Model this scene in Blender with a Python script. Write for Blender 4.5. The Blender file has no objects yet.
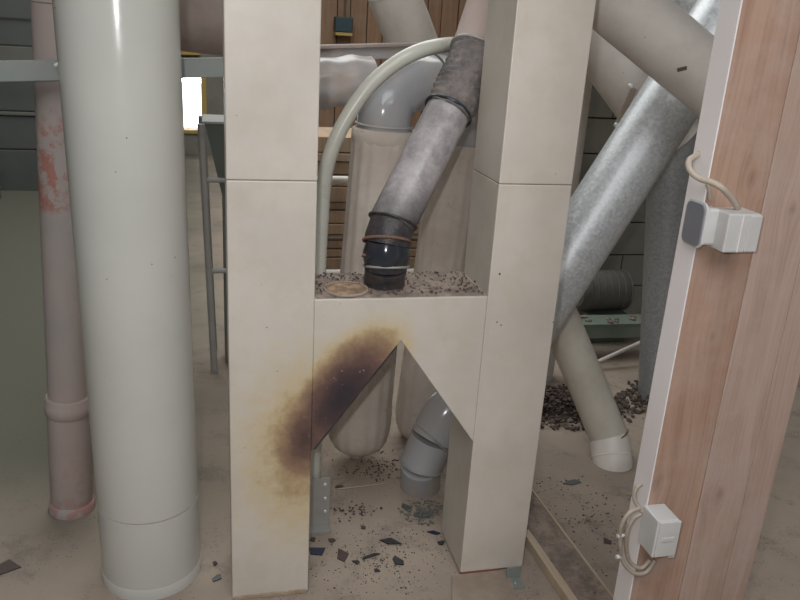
import bpy, bmesh, math, random
from mathutils import Vector, Matrix, noise
random.seed(7)
C = bpy.context.scene.collection
sc = bpy.context.scene

# ------------------------------------------------------------------ camera
F, H = 780.0, 1.6
_d = Vector((-138, 2250, F)).normalized()
_t = -((-138) * (-190) + F * F) / 2250
_y = Vector((-190, _t, F)).normalized()
_z = -_d
_x = _y.cross(_z)
AX = (_x, _y, _z)
EYE = Vector((0, 0, H))

def ray(px, py):
    v = Vector((px - 400, py - 300, F))
    return Vector([a.dot(v) for a in AX])

def at(px, py, Y):            # point seen at a pixel, at the real depth Y
    r = ray(px, py)
    return EYE + r * (Y / r.y)

def fl(px, py, z=0.0):        # point seen at a pixel, on the horizontal plane z
    r = ray(px, py)
    return EYE + r * ((z - H) / r.z)

cam = bpy.data.cameras.new('camera'); co = bpy.data.objects.new('camera', cam); C.objects.link(co)
cam.sensor_width = 36; cam.lens = F * 36 / 800; cam.clip_end = 100; cam.clip_start = 0.02
right = Vector([a.x for a in AX]); down = Vector([a.y for a in AX]); fwd = Vector([a.z for a in AX])
m = Matrix((right, -down, -fwd)).transposed().to_4x4(); m.translation = EYE
co.matrix_world = m
sc.camera = co

# ------------------------------------------------------------------ world, lights, exposure
w = bpy.data.worlds.new('world'); sc.world = w; w.use_nodes = True
w.node_tree.nodes['Background'].inputs[0].default_value = (0.95, 0.97, 1.0, 1)
w.node_tree.nodes['Background'].inputs[1].default_value = 3.0
sc.view_settings.view_transform = 'Standard'; sc.view_settings.look = 'None'
sc.view_settings.exposure = 0.0; sc.view_settings.gamma = 1; sc.view_settings.use_curve_mapping = False

def area(name, loc, target, size, energy, col=(1, 1, 1), sy=None):
    l = bpy.data.lights.new(name, 'AREA'); l.energy = energy; l.color = col; l.size = size
    if sy: l.shape = 'RECTANGLE'; l.size_y = sy
    o = bpy.data.objects.new(name, l); C.objects.link(o); o.location = loc
    o.rotation_euler = (Vector(target) - Vector(loc)).to_track_quat('-Z', 'Y').to_euler()
    return o
area('camera_flash', (-0.07, 0.02, 1.66), (0.45, 2.0, 0.9), 0.03, 11.5, (1, 0.975, 0.965))
area('ambient_fill_light', (0.2, -0.6, 4.2), (0.5, 2.2, 0.4), 3.4, 165, (0.98, 0.99, 1.0))  # unseen soft area lamp, added as ambient fill over the foreground
area('ambient_fill_light', (0.6, 5.5, 4.3), (0.9, 5.6, 0), 4.0, 200, (0.98, 0.99, 0.97))  # unseen far fill lamp, added to brighten the dark background
area('yard_light', (-0.6, 11.6, 1.4), (-0.3, 6, 0), 1.4, 60, (1.0, 0.95, 0.8))

# ------------------------------------------------------------------ materials
def lin(c):
    return tuple(((v / 255) / 12.92 if v / 255 <= 0.04045 else ((v / 255 + 0.055) / 1.055) ** 2.4) for v in c) + (1,)

class NT:
    def __init__(s, name):
        s.m = bpy.data.materials.new(name); s.m.use_nodes = True; s.t = s.m.node_tree
        s.b = s.t.nodes['Principled BSDF']
        s.tc = s.t.nodes.new('ShaderNodeTexCoord')
    def put(s, sock, v):
        if hasattr(v, 'is_output') or isinstance(v, bpy.types.NodeSocket): s.t.links.new(v, sock)
        else: sock.default_value = v
    def math(s, op, a, b=None, clamp=False):
        n = s.t.nodes.new('ShaderNodeMath'); n.operation = op; n.use_clamp = clamp
        s.put(n.inputs[0], a)
        if b is not None: s.put(n.inputs[1], b)
        return n.outputs[0]
    def map(s, scale=(1, 1, 1), rot=(0, 0, 0), loc=(0, 0, 0)):
        n = s.t.nodes.new('ShaderNodeMapping'); s.t.links.new(s.tc.outputs['Object'], n.inputs[0])
        n.inputs['Scale'].default_value = scale; n.inputs['Rotation'].default_value = rot; n.inputs['Location'].default_value = loc
        return n.outputs[0]
    def noise(s, scale, detail=4, vec=None, rough=0.55, dist=0.0):
        n = s.t.nodes.new('ShaderNodeTexNoise'); n.inputs['Scale'].default_value = scale
        n.inputs['Detail'].default_value = detail; n.inputs['Roughness'].default_value = rough
        n.inputs['Distortion'].default_value = dist
        s.t.links.new(vec if vec is not None else s.tc.outputs['Object'], n.inputs['Vector'])
        return n.outputs['Fac']
    def voro(s, scale, vec=None, out='Distance', feat='F1', rnd=1.0):
        n = s.t.nodes.new('ShaderNodeTexVoronoi'); n.inputs['Scale'].default_value = scale; n.feature = feat
        n.inputs['Randomness'].default_value = rnd
        s.t.links.new(vec if vec is not None else s.tc.outputs['Object'], n.inputs['Vector'])
        return n.outputs[out]
    def ramp(s, fac, stops, interp='LINEAR'):
        n = s.t.nodes.new('ShaderNodeValToRGB'); n.color_ramp.interpolation = interp
        e = n.color_ramp.elements
        while len(e) > 1: e.remove(e[-1])
        e[0].position = stops[0][0]; e[0].color = stops[0][1]
        for p, c in stops[1:]:
            k = e.new(p); k.color = c
        s.put(n.inputs[0], fac); return n.outputs[0]
    def step(s, fac, a, b):
        n = s.t.nodes.new('ShaderNodeMapRange'); n.interpolation_type = 'SMOOTHSTEP'
        s.put(n.inputs['Value'], fac); n.inputs['From Min'].default_value = a; n.inputs['From Max'].default_value = b
        return n.outputs[0]
    def mix(s, fac, a, b, mode='MIX'):
        n = s.t.nodes.new('ShaderNodeMix'); n.data_type = 'RGBA'; n.blend_type = mode
        s.put(n.inputs[0], fac); s.put(n.inputs[6], a); s.put(n.inputs[7], b)
        return n.outputs[2]
    def sep(s, vec=None):
        n = s.t.nodes.new('ShaderNodeSeparateXYZ'); s.t.links.new(vec if vec is not None else s.tc.outputs['Object'], n.inputs[0])
        return n.outputs
    def bump(s, h, strength=0.3, dist=0.002):
        n = s.t.nodes.new('ShaderNodeBump'); n.inputs['Strength'].default_value = strength
        n.inputs['Distance'].default_value = dist; s.t.links.new(h, n.inputs['Height'])
        s.t.links.new(n.outputs[0], s.b.inputs['Normal'])
    def done(s, col, rough=0.5, metal=0.0, spec=0.5, coat=0.0):
        s.put(s.b.inputs['Base Color'], col); s.put(s.b.inputs['Roughness'], rough)
        s.put(s.b.inputs['Metallic'], metal); s.b.inputs['Specular IOR Level'].default_value = spec
        s.b.inputs['Coat Weight'].default_value = coat
        return s.m

def painted(name, c, rough=0.35, dust=None, dustamt=0.35, specks=True, spec=0.5, extra=None, mott=0.06):
    n = NT(name)
    big = n.noise(3.0, 5)
    c0 = lin(c); c1 = tuple(v * (1 - mott * 2.2) for v in c0[:3]) + (1,)
    col = n.mix(n.step(big, 0.35, 0.7), c0, c1)
    if dust:
        d = n.math('MULTIPLY', n.step(n.noise(7, 7, rough=0.7), 0.42, 0.68), dustamt)
        col = n.mix(d, col, lin(dust))
    if specks:
        v = n.voro(22)
        msk = n.math('MULTIPLY', n.math('LESS_THAN', v, 0.045), n.step(n.noise(5, 2), 0.5, 0.6))
        col = n.mix(msk, col, lin((95, 85, 75)))
    if extra: col = extra(n, col)
    r = n.math('ADD', n.math('MULTIPLY', n.noise(30, 4), 0.2), rough - 0.1)
    n.bump(n.noise(60, 3), 0.06, 0.001)
    return n.done(col, r, 0, spec)

def galv(name, dark=1.0, streak=False):
    n = NT(name)
    sp = n.voro(110, out='Color')
    g = n.sep(sp)[0]
    a = lin((int(190 * dark), int(194 * dark), int(197 * dark))); b = lin((int(216 * dark), int(220 * dark), int(223 * dark)))
    col = n.mix(g, a, b)
    col = n.mix(n.math('MULTIPLY', n.step(n.noise(9, 6, rough=0.7), 0.45, 0.7), 0.15), col, lin((165, 162, 156)))
    r = n.math('ADD', n.math('MULTIPLY', g, 0.16), 0.34)
    n.bump(n.noise(45, 3), 0.12, 0.002)
    return n.done(col, r, 0.32)

def dusty(name, a, b, scale=6, rough=0.9, bump=0.4, c=None):
    n = NT(name)
    col = n.mix(n.step(n.noise(scale, 8, rough=0.7), 0.35, 0.65), lin(a), lin(b))
    if c: col = n.mix(n.step(n.noise(scale * 3.1, 6, rough=0.75), 0.55, 0.72), col, lin(c))
    n.bump(n.noise(scale * 9, 5), bump, 0.004)
    return n.done(col, rough, 0, 0.3)

def plain(name, c, rough=0.6, metal=0.0):
    n = NT(name)
    c0 = lin(c)
    col = n.mix(n.noise(25, 4), tuple(v * 0.85 for v in c0[:3]) + (1,), tuple(min(1, v * 1.1) for v in c0[:3]) + (1,))
    return n.done(col, rough, metal)

def concrete():
    n = NT('dusty_concrete')
    f = n.noise(1.2, 8, rough=0.6)
    col = n.mix(n.step(f, 0.35, 0.65), lin((160, 146, 132)), lin((142, 130, 119)))
    f2 = n.noise(6, 8, rough=0.75)
    col = n.mix(n.math('MULTIPLY', n.step(f2, 0.5, 0.66), 0.55), col, lin((112, 103, 96)))
    s = n.sep()
    # darker olive concrete colour towards the left hand side of the hall
    far = n.math('MULTIPLY', n.step(n.math('ADD', n.math('MULTIPLY', s[0], -1.0), n.math('MULTIPLY', n.noise(1.5, 3), 0.4)), -0.05, 0.7), n.step(s[1], 1.9, 2.9))
    col = n.mix(far, col, lin((96, 95, 84)))
    sp = n.math('MULTIPLY', n.math('LESS_THAN', n.voro(55), 0.10), n.step(n.noise(3.5, 3), 0.46, 0.58))
    col = n.mix(sp, col, lin((58, 52, 50)))
    sp2 = n.math('MULTIPLY', n.math('LESS_THAN', n.voro(90), 0.16), n.step(n.noise(6, 3), 0.42, 0.6))
    col = n.mix(sp2, col, lin((84, 76, 72)))
    n.bump(n.noise(35, 6), 0.35, 0.004)
    return n.done(col, 0.88, 0, 0.3)

def timber(name, a, b, c, knots=(), gscale=1.0, dusta=0.3, dustc=(176, 160, 151), specks=False):
    n = NT(name)
    s = n.sep()
    x, z = s[0], s[2]
    disp = None
    kmask = None
    for kx, kz, kr in knots:
        dx = n.math('SUBTRACT', x, kx); dz = n.math('MULTIPLY', n.math('SUBTRACT', z, kz), 0.55)
        d = n.math('SQRT', n.math('ADD', n.math('MULTIPLY', dx, dx), n.math('MULTIPLY', dz, dz)))
        g = n.math('DIVIDE', n.math('MULTIPLY', dx, kr * 1.2), n.math('ADD', d, kr * 0.6))
        disp = g if disp is None else n.math('ADD', disp, g)
        k = n.math('SUBTRACT', 1.0, n.step(n.math('ADD', d, n.math('MULTIPLY', n.noise(70, 3), kr * 0.5)), kr * 0.15, kr * 1.3))
        kmask = k if kmask is None else n.math('MAXIMUM', kmask, k)
    xx = x if disp is None else n.math('SUBTRACT', x, disp)
    cmb = n.t.nodes.new('ShaderNodeCombineXYZ')
    n.put(cmb.inputs[0], n.math('MULTIPLY', xx, 14 * gscale)); n.put(cmb.inputs[1], s[1]); n.put(cmb.inputs[2], n.math('MULTIPLY', z, 0.8))
    g1 = n.noise(1.6, 5, vec=cmb.outputs[0], dist=0.4)
    cmb2 = n.t.nodes.new('ShaderNodeCombineXYZ')
    n.put(cmb2.inputs[0], n.math('MULTIPLY', xx, 120 * gscale)); n.put(cmb2.inputs[1], s[1]); n.put(cmb2.inputs[2], n.math('MULTIPLY', z, 3))
    g2 = n.noise(1.5, 4, vec=cmb2.outputs[0])
    col = n.mix(n.step(g1, 0.3, 0.7), lin(a), lin(b))
    col = n.mix(n.math('MULTIPLY', n.step(g2, 0.45, 0.7), 0.35), col, lin(c))
    if kmask is not None: col = n.mix(n.math('MULTIPLY', kmask, 0.5), col, lin((104, 80, 68)))
    col = n.mix(n.math('MULTIPLY', n.step(n.noise(5, 6, rough=0.7), 0.42, 0.7), dusta), col, lin(dustc))
    n.bump(g2, 0.25, 0.002)
    return n.done(col, 0.7, 0, 0.3)

DUCT0 = Vector((0.48, 1.907, 0))       # base point of the branching duct
def scorch(n, col):
    s = n.sep(); X, Z = s[0], s[2]
    def ell(cx, cz, a, b, ang):
        dx = n.math('SUBTRACT', X, cx - DUCT0.x); dz = n.math('SUBTRACT', Z, cz)
        ca, sa = math.cos(ang), math.sin(ang)
        u = n.math('DIVIDE', n.math('ADD', n.math('MULTIPLY', dx, ca), n.math('MULTIPLY', dz, sa)), a)
        v = n.math('DIVIDE', n.math('SUBTRACT', n.math('MULTIPLY', dz, ca), n.math('MULTIPLY', dx, sa)), b)
        return n.math('SUBTRACT', 1.0, n.math('SQRT', n.math('ADD', n.math('MULTIPLY', u, u), n.math('MULTIPLY', v, v))))
    f = ell(0.336, 0.640, 0.310, 0.160, math.radians(56))
    f = n.math('MAXIMUM', f, n.math('MULTIPLY', ell(0.238, 0.520, 0.24, 0.150, math.radians(82)), 0.72))
    f = n.math('MAXIMUM', f, n.math('MULTIPLY', ell(0.235, 0.480, 0.42, 0.26, math.radians(86)), 0.42))
    f = n.math('ADD', f, n.math('MULTIPLY', n.math('SUBTRACT', n.noise(22, 7, rough=0.7), 0.5), 0.34))
    # the soot reached only the front: keep it on the face that looks towards -Y
    front = n.math('LESS_THAN', s[1], 0.05)
    f = n.math('MULTIPLY', f, front)
    base = n.ramp(f, [(0.03, lin((0, 0, 0))), (0.30, lin((255, 255, 255)))])
    tint = n.ramp(f, [(0.05, lin((206, 194, 166))), (0.22, lin((200, 180, 138))), (0.38, lin((150, 124, 100))),
                      (0.54, lin((108, 84, 76))), (0.72, lin((76, 60, 60))), (0.9, lin((54, 48, 54)))])
    col = n.mix(base, col, tint)
    # blistered paint: small pale flecks inside the burn
    bl = n.math('MULTIPLY', n.math('LESS_THAN', n.voro(70), 0.20), n.step(f, 0.5, 0.66))
    bl = n.math('MULTIPLY', bl, n.step(n.noise(20, 2), 0.54, 0.6))
    col = n.mix(n.math('MULTIPLY', bl, 0.6), col, lin((170, 160, 165)))
    return col

CREAM = (206, 200, 184)
M = {}
M['cream'] = painted('cream_enamel', (204, 197, 187), 0.42, (176, 158, 138), 0.22)
M['scorched'] = painted('scorched_cream_enamel', (204, 197, 187), 0.42, (176, 158, 138), 0.22, extra=scorch)
M['bigpipe'] = painted('glossy_cream_pipe_enamel', (192, 192, 186), 0.17, specks=True, mott=0.03)
M['creampipe'] = painted('cream_pipe_enamel', (200, 195, 183), 0.4, (160, 148, 130), 0.3)
M['palepipe'] = painted('pale_pipe_enamel', (218, 212, 205), 0.45, (160, 150, 140), 0.2)
M['smallpipe'] = painted('small_pipe_enamel', (186, 186, 176), 0.3, (170, 162, 148), 0.2)
M['galv'] = galv('galvanised_sheet')
M['galvdark'] = galv('galvanised_sheet_dull', 0.80)
M['pvc'] = painted('grey_plastic_pipe', (168, 169, 173), 0.18, (182, 170, 160), 0.8, specks=False)
M['pvcdust'] = painted('dusty_grey_plastic', (178, 177, 178), 0.35, (186, 172, 162), 0.9, specks=False)
M['concrete'] = concrete()
M['dust'] = dusty('brown_dust', (112, 101, 94), (150, 136, 124), 16, c=(78, 68, 64))
M['dustdark'] = dusty('dark_dust', (96, 84, 78), (74, 64, 60), 14)
M['boarddust'] = dusty('dusty_board', (158, 144, 130), (142, 128, 115), 9)
M['tan'] = dusty('tan_dust', (172, 156, 136), (152, 134, 112), 18)
M['canister'] = dusty('dust_caked_cloth', (206, 197, 188), (190, 178, 168), 4, bump=0.3, c=(182, 166, 154))
M['gap'] = plain('dark_gap', (92, 82, 74), 0.9)
M['steel'] = plain('dull_steel', (158, 157, 153), 0.45, 0.2)
M['bolt'] = plain('bright_bolt', (225, 225, 222), 0.3, 0.3)
M['char'] = dusty('charred_plastic', (52, 50, 54), (74, 68, 68), 22, 0.35, 0.5, c=(98, 90, 88))
M['charblack'] = painted('molten_black_plastic', (46, 50, 58), 0.10, (80, 66, 58), 0.5, specks=False)
M['soot'] = dusty('sooty_flexible_hose', (96, 92, 92), (134, 126, 122), 18, 0.6, 0.9, c=(60, 58, 62))
M['rust'] = dusty('rusty_band', (128, 98, 80), (98, 82, 74), 30, 0.7)
M['pinkdust'] = dusty('pink_dusty_pipe', (180, 164, 158), (164, 152, 147), 3, c=(176, 156, 148))
M['trim'] = painted('white_edge_trim', (228, 222, 222), 0.5, specks=False, mott=0.03)
M['boxw'] = painted('white_box_plastic', (198, 198, 197), 0.4, (176, 164, 154), 0.25, specks=False)
M['boxg'] = painted('grey_box_plastic', (112, 114, 122), 0.4, (140, 130, 125), 0.2, specks=False)
M['cable'] = painted('dusty_cable', (176, 164, 150), 0.6, (120, 104, 92), 0.8)
M['darkgreen'] = painted('dark_green_enamel', (98, 106, 100), 0.5, (110, 108, 100), 0.4)
M['railgrey'] = painted('grey_green_galvanised_rail', (126, 134, 132), 0.45, (140, 134, 126), 0.4)
M['standgrey'] = painted('grey_stand_enamel', (160, 160, 158), 0.5, (140, 134, 126), 0.4)
M['greenbeam'] = painted('grey_green_beam', (120, 134, 122), 0.6, (128, 118, 104), 0.5)
M['panel'] = painted('dark_panel', (86, 90, 88), 0.6, (92, 90, 84), 0.5)
M['panel2'] = painted('mid_panel', (108, 108, 102), 0.6, (100, 98, 90), 0.5)
M['wallp'] = dusty('grey_plaster', (134, 132, 122), (116, 114, 106), 1.5)
M['wallboard'] = timber('brown_wall_board', (150, 118, 92), (132, 104, 84), (104, 82, 66), dusta=0.5, dustc=(140, 128, 114))
M['stack'] = timber('stacked_board', (182, 156, 130), (160, 136, 114), (134, 112, 94), dusta=0.6, dustc=(168, 154, 140))
M['post'] = timber('brown_post_plank', (172, 142, 124), (150, 120, 103), (126, 98, 82), dusta=0.45, knots=((-0.063, 1.36, 0.014), (-0.142, 0.665, 0.016), (-0.078, 1.02, 0.008)))
M['postpale'] = timber('dusty_pale_plank', (178, 154, 142), (160, 136, 123), (136, 112, 100), dusta=0.6, knots=((0.022, 0.62, 0.02), (0.047, 1.30, 0.012)))
M['batten'] = timber('pale_batten', (196, 180, 156), (180, 162, 138), (150, 130, 108), dusta=0.5)
M['flake'] = plain('black_plastic_shard', (44, 42, 46), 0.35)
M['flakeb'] = plain('blue_black_shard', (40, 46, 66), 0.3)
M['flakebr'] = plain('brown_shard', (74, 60, 56), 0.6)
M['plug'] = dusty('burnt_plug_crust', (168, 142, 112), (112, 92, 78), 30, c=(84, 68, 60))
M['red'] = plain('red_sealant', (128, 78, 72), 0.6)
M['yellow'] = plain('yellow_brown_wood', (176, 150, 84), 0.6)
M['blueblack'] = plain('dark_teal_box', (44, 66, 74), 0.5)
M['straw'] = plain('straw', (176, 160, 138), 0.7)
def glassm():
    n = NT('window_glass'); n.b.inputs['Transmission Weight'].default_value = 1.0
    return n.done((1, 1, 1, 1), 0.02)
M['glass'] = glassm()

def pinkstain(n, col):
    s = n.sep(); z = s[2]
    band = n.math('MULTIPLY', n.step(z, 1.02, 1.06), n.math('SUBTRACT', 1.0, n.step(z, 1.22, 1.40)))
    f = n.math('MULTIPLY', n.step(n.noise(18, 6, vec=n.map((1, 1, 0.8)), rough=0.7), 0.47, 0.58), band)
    col = n.mix(n.math('MULTIPLY', f, 0.75), col, lin((152, 92, 78)))
    low = n.math('SUBTRACT', 1.0, n.step(z, 0.02, 0.09))
    mid = n.math('MULTIPLY', n.math('SUBTRACT', 1.0, n.step(z, 0.08, 0.30)), 0.5)
    f2 = n.math('MULTIPLY', n.step(n.noise(26, 4), 0.45, 0.56), n.math('MAXIMUM', low, mid))
    return n.mix(n.math('MULTIPLY', f2, 0.45), col, lin((160, 92, 84)))
def pinkpipe():
    n = NT('pink_dusty_pipe_with_red_stains')
    col = n.mix(n.step(n.noise(3.5, 6), 0.35, 0.65), lin((164, 152, 147)), lin((152, 146, 143)))
    col = n.mix(n.math('MULTIPLY', n.step(n.noise(2.2, 5, vec=n.map((5, 5, 0.6))), 0.45, 0.65), 0.5), col, lin((160, 140, 132)))
    col = pinkstain(n, col)
    return n.done(col, 0.7, 0, 0.3)
M['pinkstain'] = pinkpipe()
def burntpipe():                       # silver grey pipe, sooted towards its lower end
    n = NT('sooted_silver_pipe')
    s = n.sep(); z = s[2]
    col = n.mix(n.step(n.noise(14, 8, rough=0.75), 0.35, 0.65), lin((178, 173, 174)), lin((140, 134, 136)))
    k = n.math('SUBTRACT', 1.0, n.step(n.math('ADD', z, n.math('MULTIPLY', n.noise(12, 4), 0.10)), 0.20, 0.36))
    col = n.mix(k, col, lin((58, 56, 58)))
    return n.done(col, n.math('ADD', 0.35, n.math('MULTIPLY', k, 0.2)), 0.1)
M['burnt'] = burntpipe()

# ------------------------------------------------------------------ geometry helpers
class MB:
    def __init__(s): s.v = []; s.f = []; s.sm = []
    def add(s, vs, fs, smooth=False):
        o = len(s.v); s.v += [Vector(v) for v in vs]
        for f in fs: s.f.append([i + o for i in f]); s.sm.append(smooth if isinstance(smooth, bool) else smooth[len(s.sm)])
    def box(s, x0, x1, y0, y1, z0, z1, bev=0.0, xf=None):
        bm = bmesh.new(); bmesh.ops.create_cube(bm, size=1)
        for v in bm.verts:
            v.co = Vector(((x0 + x1) / 2 + v.co.x * (x1 - x0), (y0 + y1) / 2 + v.co.y * (y1 - y0), (z0 + z1) / 2 + v.co.z * (z1 - z0)))
        if bev: bmesh.ops.bevel(bm, geom=bm.edges[:], offset=bev, segments=2, affect='EDGES', profile=0.5)
        s.bm(bm, xf)
        return s
    def bm(s, bm, xf=None, smooth=False):
        bm.verts.ensure_lookup_table(); o = len(s.v)
        for v in bm.verts: s.v.append((xf @ v.co) if xf else v.co.copy())
        for f in bm.faces: s.f.append([v.index + o for v in f.verts]); s.sm.append(smooth)
        bm.free()
    def prism(s, poly, y0, y1, bev=0.0):     # polygon in X,Z extruded along Y
        bm = bmesh.new()
        a = [bm.verts.new((p[0], y0, p[1])) for p in poly]; b = [bm.verts.new((p[0], y1, p[1])) for p in poly]
        n = len(poly); bm.faces.new(a); bm.faces.new(list(reversed(b)))
        for i in range(n): bm.faces.new((a[i], b[i], b[(i + 1) % n], a[(i + 1) % n]))
        bmesh.ops.recalc_face_normals(bm, faces=bm.faces[:])
        if bev: bmesh.ops.bevel(bm, geom=bm.edges[:], offset=bev, segments=2, affect='EDGES', profile=0.5)
        bm.verts.index_update(); s.bm(bm); return s
    def tube(s, pts, r, n=32, cap=True, mod=None):
        pts = [Vector(p) for p in pts]; k = len(pts)
        rs = r if isinstance(r, (list, tuple)) else [r] * k
        T = []
        for i in range(k):
            t = (pts[min(i + 1, k - 1)] - pts[max(i - 1, 0)]).normalized(); T.append(t)
        up = Vector((0, 0, 1)) if abs(T[0].z) < 0.9 else Vector((1, 0, 0))
        N = T[0].cross(up).normalized(); o = len(s.v)
        for i in range(k):
            N = (N - T[i] * N.dot(T[i])).normalized(); B = T[i].cross(N)
            for j in range(n):
                a = 2 * math.pi * j / n
                rr = rs[i] * (mod(i / (k - 1), a) if mod else 1)
                s.v.append(pts[i] + (N * math.cos(a) + B * math.sin(a)) * rr)
        for i in range(k - 1):
            for j in range(n):
                s.f.append([o + i * n + j, o + i * n + (j + 1) % n, o + (i + 1) * n + (j + 1) % n, o + (i + 1) * n + j]); s.sm.append(True)
        if cap:
            q = len(s.v); s.v += [v.copy() for v in s.v[o:o + n]] + [v.copy() for v in s.v[o + (k - 1) * n:o + k * n]]
            s.f.append([q + j for j in reversed(range(n))]); s.sm.append(False)
            s.f.append([q + n + j for j in range(n)]); s.sm.append(False)
        return s
    def ring(s, c, axis, R, r, n=40, m_=8, tilt=None):
        axis = Vector(axis).normalized(); u = axis.orthogonal().normalized(); v = axis.cross(u); o = len(s.v); c = Vector(c)
        for i in range(n):
            a = 2 * math.pi * i / n; d = u * math.cos(a) + v * math.sin(a)
            for j in range(m_):
                b = 2 * math.pi * j / m_
                s.v.append(c + d * (R + r * math.cos(b)) + axis * r * math.sin(b))
        for i in range(n):
            for j in range(m_):
                s.f.append([o + i * m_ + j, o + ((i + 1) % n) * m_ + j, o + ((i + 1) % n) * m_ + (j + 1) % m_, o + i * m_ + (j + 1) % m_]); s.sm.append(True)
        return s
    def build(s, name, mat, parent=None, origin=None):
        o0 = Vector(origin) if origin is not None else (world_of(parent) if parent else Vector((0, 0, 0)))
        me = bpy.data.meshes.new(name)
        me.from_pydata([v - o0 for v in s.v], [], s.f)
        bm = bmesh.new(); bm.from_mesh(me); bmesh.ops.recalc_face_normals(bm, faces=bm.faces[:]); bm.to_mesh(me); bm.free()
        me.polygons.foreach_set('use_smooth', s.sm); me.materials.append(M[mat]); me.update()
        o = bpy.data.objects.new(name, me); C.objects.link(o)
        if parent: o.parent = parent; o.location = o0 - world_of(parent)
        else: o.location = o0
        return o

def world_of(o):
    p = o.location.copy()
    while o.parent: o = o.parent; p += o.location
    return p

def tag(o, label=None, cat=None, group=None, kind=None):
    if label: o['label'] = label
    if cat: o['category'] = cat
    if group: o['group'] = group
    if kind: o['kind'] = kind
    return o

def thing(name, label, cat, loc, group=None):
    o = bpy.data.objects.new(name, None); C.objects.link(o); o.location = loc; o.empty_display_size = 0.05
    return tag(o, label, cat, group)

def smooth(pts, k=8):                     # Catmull-Rom through the points
    P = [Vector(p) for p in pts]; P = [P[0] * 2 - P[1]] + P + [P[-1] * 2 - P[-2]]; out = []
    for i in range(1, len(P) - 2):
        for j in range(k):
            t = j / k; a, b, c, d = P[i - 1:i + 3]
            out.append(0.5 * ((2 * b) + (c - a) * t + (2 * a - 5 * b + 4 * c - d) * t * t + (3 * b - a - 3 * c + d) * t ** 3))
    out.append(P[-2]); return out

def span(a, b, k): a, b = Vector(a), Vector(b); return [a.lerp(b, i / k) for i in range(k + 1)]

def bolt(c, axis, r, parent, name='bolt', mat='bolt'):
    a = Vector(axis).normalized(); b = MB(); b.tube([Vector(c), Vector(c) + a * r * 0.7, Vector(c) + a * r * 1.0], [r, r, r * 0.6], 6 if r > 0.004 else 6)
    return b.build(name, mat, parent)

# ------------------------------------------------------------------ setting: floor, walls, ceiling
def struct(o): return tag(o, kind='structure')
struct(MB().box(-5, 7, -3, 12.5, -0.15, 0).build('floor', 'concrete'))
struct(MB().box(-5, 7, -3, 12.5, 4.6, 4.75).build('ceiling', 'wallp'))
struct(MB().box(-5.15, -5, -3, 12.5, 0, 4.6).build('wall_left', 'wallp'))
struct(MB().box(7, 7.15, -3, 12.5, 0, 4.6).build('wall_right', 'wallp'))
struct(MB().box(-5, 7, -3.15, -3, 0, 4.6).build('wall_front', 'wallp'))
YB = 10.0
a = at(186, 74, YB); b = at(203, 131, YB)
wx0, wx1, wz0, wz1 = a.x - 0.75, b.x, b.z, a.z
wb = struct(MB().box(-5, wx0, YB, YB + .2, 0, 4.6).box(wx1, 7, YB, YB + .2, 0, 4.6).box(wx0, wx1, YB, YB + .2, 0, wz0).box(wx0, wx1, YB, YB + .2, wz1, 4.6).build('wall_back', 'wallp'))
win = struct(thing('window_1', None, None, ((wx0 + wx1) / 2, YB, wz0)))
MB().box(wx0, wx0 + .04, YB - .03, YB + .12, wz0, wz1).box(wx1 - .01, wx1 + .05, YB - .03, YB + .12, wz0, wz1).box(wx0, wx1, YB - .03, YB + .12, wz1 - .02, wz1 + .03).box(wx0, wx1, YB - .03, YB + .12, wz0 - .03, wz0 + .01).build('window_frame', 'yellow', win)
MB().box(wx0 + .04, wx1 - .01, YB + .05, YB + .056, wz0 + .01, wz1 - .02).build('pane', 'glass', win)
# brown boards lining the back wall above the pipes
x = 1.10; k = 0
while x < 4.4:
    wd = 0.19 + 0.03 * math.sin(k * 2.3)
    MB().box(x, x + wd - 0.012, YB - 0.05 - 0.008 * (k % 3), YB - 0.001, 0.02, 3.4, 0.004).build('plank', 'wallboard', wb); x += wd; k += 1
struct(MB().box(0.35, 1.08, YB - .1, YB, 0, 3.6).build('trim_1', 'greenbeam'))

# ------------------------------------------------------------------ the branching square duct (main subject)
D = thing('branching_duct', 'cream square sheet-metal duct shaped like an H with a scorched crossbar', 'duct', DUCT0)
Y0, Y1 = 1.907, 2.127
def leg_section(x0, x1, z0, z1, mat, name='duct_section'):
    return MB().box(x0, x1, Y0, Y1, z0, z1, 0.003).build(name, mat, D)
leg_section(0.030, 0.250, 0.004, 1.2342, 'scorched')
leg_section(0.030, 0.250, 1.2355, 2.9, 'cream')
leg_section(0.725, 0.932, 0.012, 1.2342, 'cream')
leg_section(0.725, 0.932, 1.2355, 2.9, 'cream')
MB().box(0.033, 0.247, Y0 + .003, Y1 - .003, 1.228, 1.242).build('joint_gasket', 'gap', D)
MB().box(0.728, 0.929, Y0 + .003, Y1 - .003, 1.228, 1.242).build('joint_gasket', 'gap', D)
MB().prism([(0.2502, 0.924), (0.7248, 0.924), (0.7248, 0.474), (0.488, 0.803), (0.2502, 0.474)], Y0 + .0012, Y1, 0.002).build('splitter_box', 'scorched', D)
for a_, b_, mt in (((0.258, 0.4805), (0.476, 0.783), 'char'),):
    a3, b3 = Vector((a_[0], Y0 + .010, a_[1])), Vector((b_[0], Y0 + .010, b_[1]))
    X_ = (b3 - a3).normalized(); Z_ = Vector((0, 1, 0)); Yv_ = Z_.cross(X_)
    xf_ = Matrix((X_, Yv_, Z_)).transposed().to_4x4(); xf_.translation = a3
    ce = MB().box(0, (b3 - a3).length, -.0035, .0035, -.007, .20, .001, xf_).build('charred_edge', mt, D); ce['label'] = 'charred black edge along the left slope of the notch'
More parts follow.
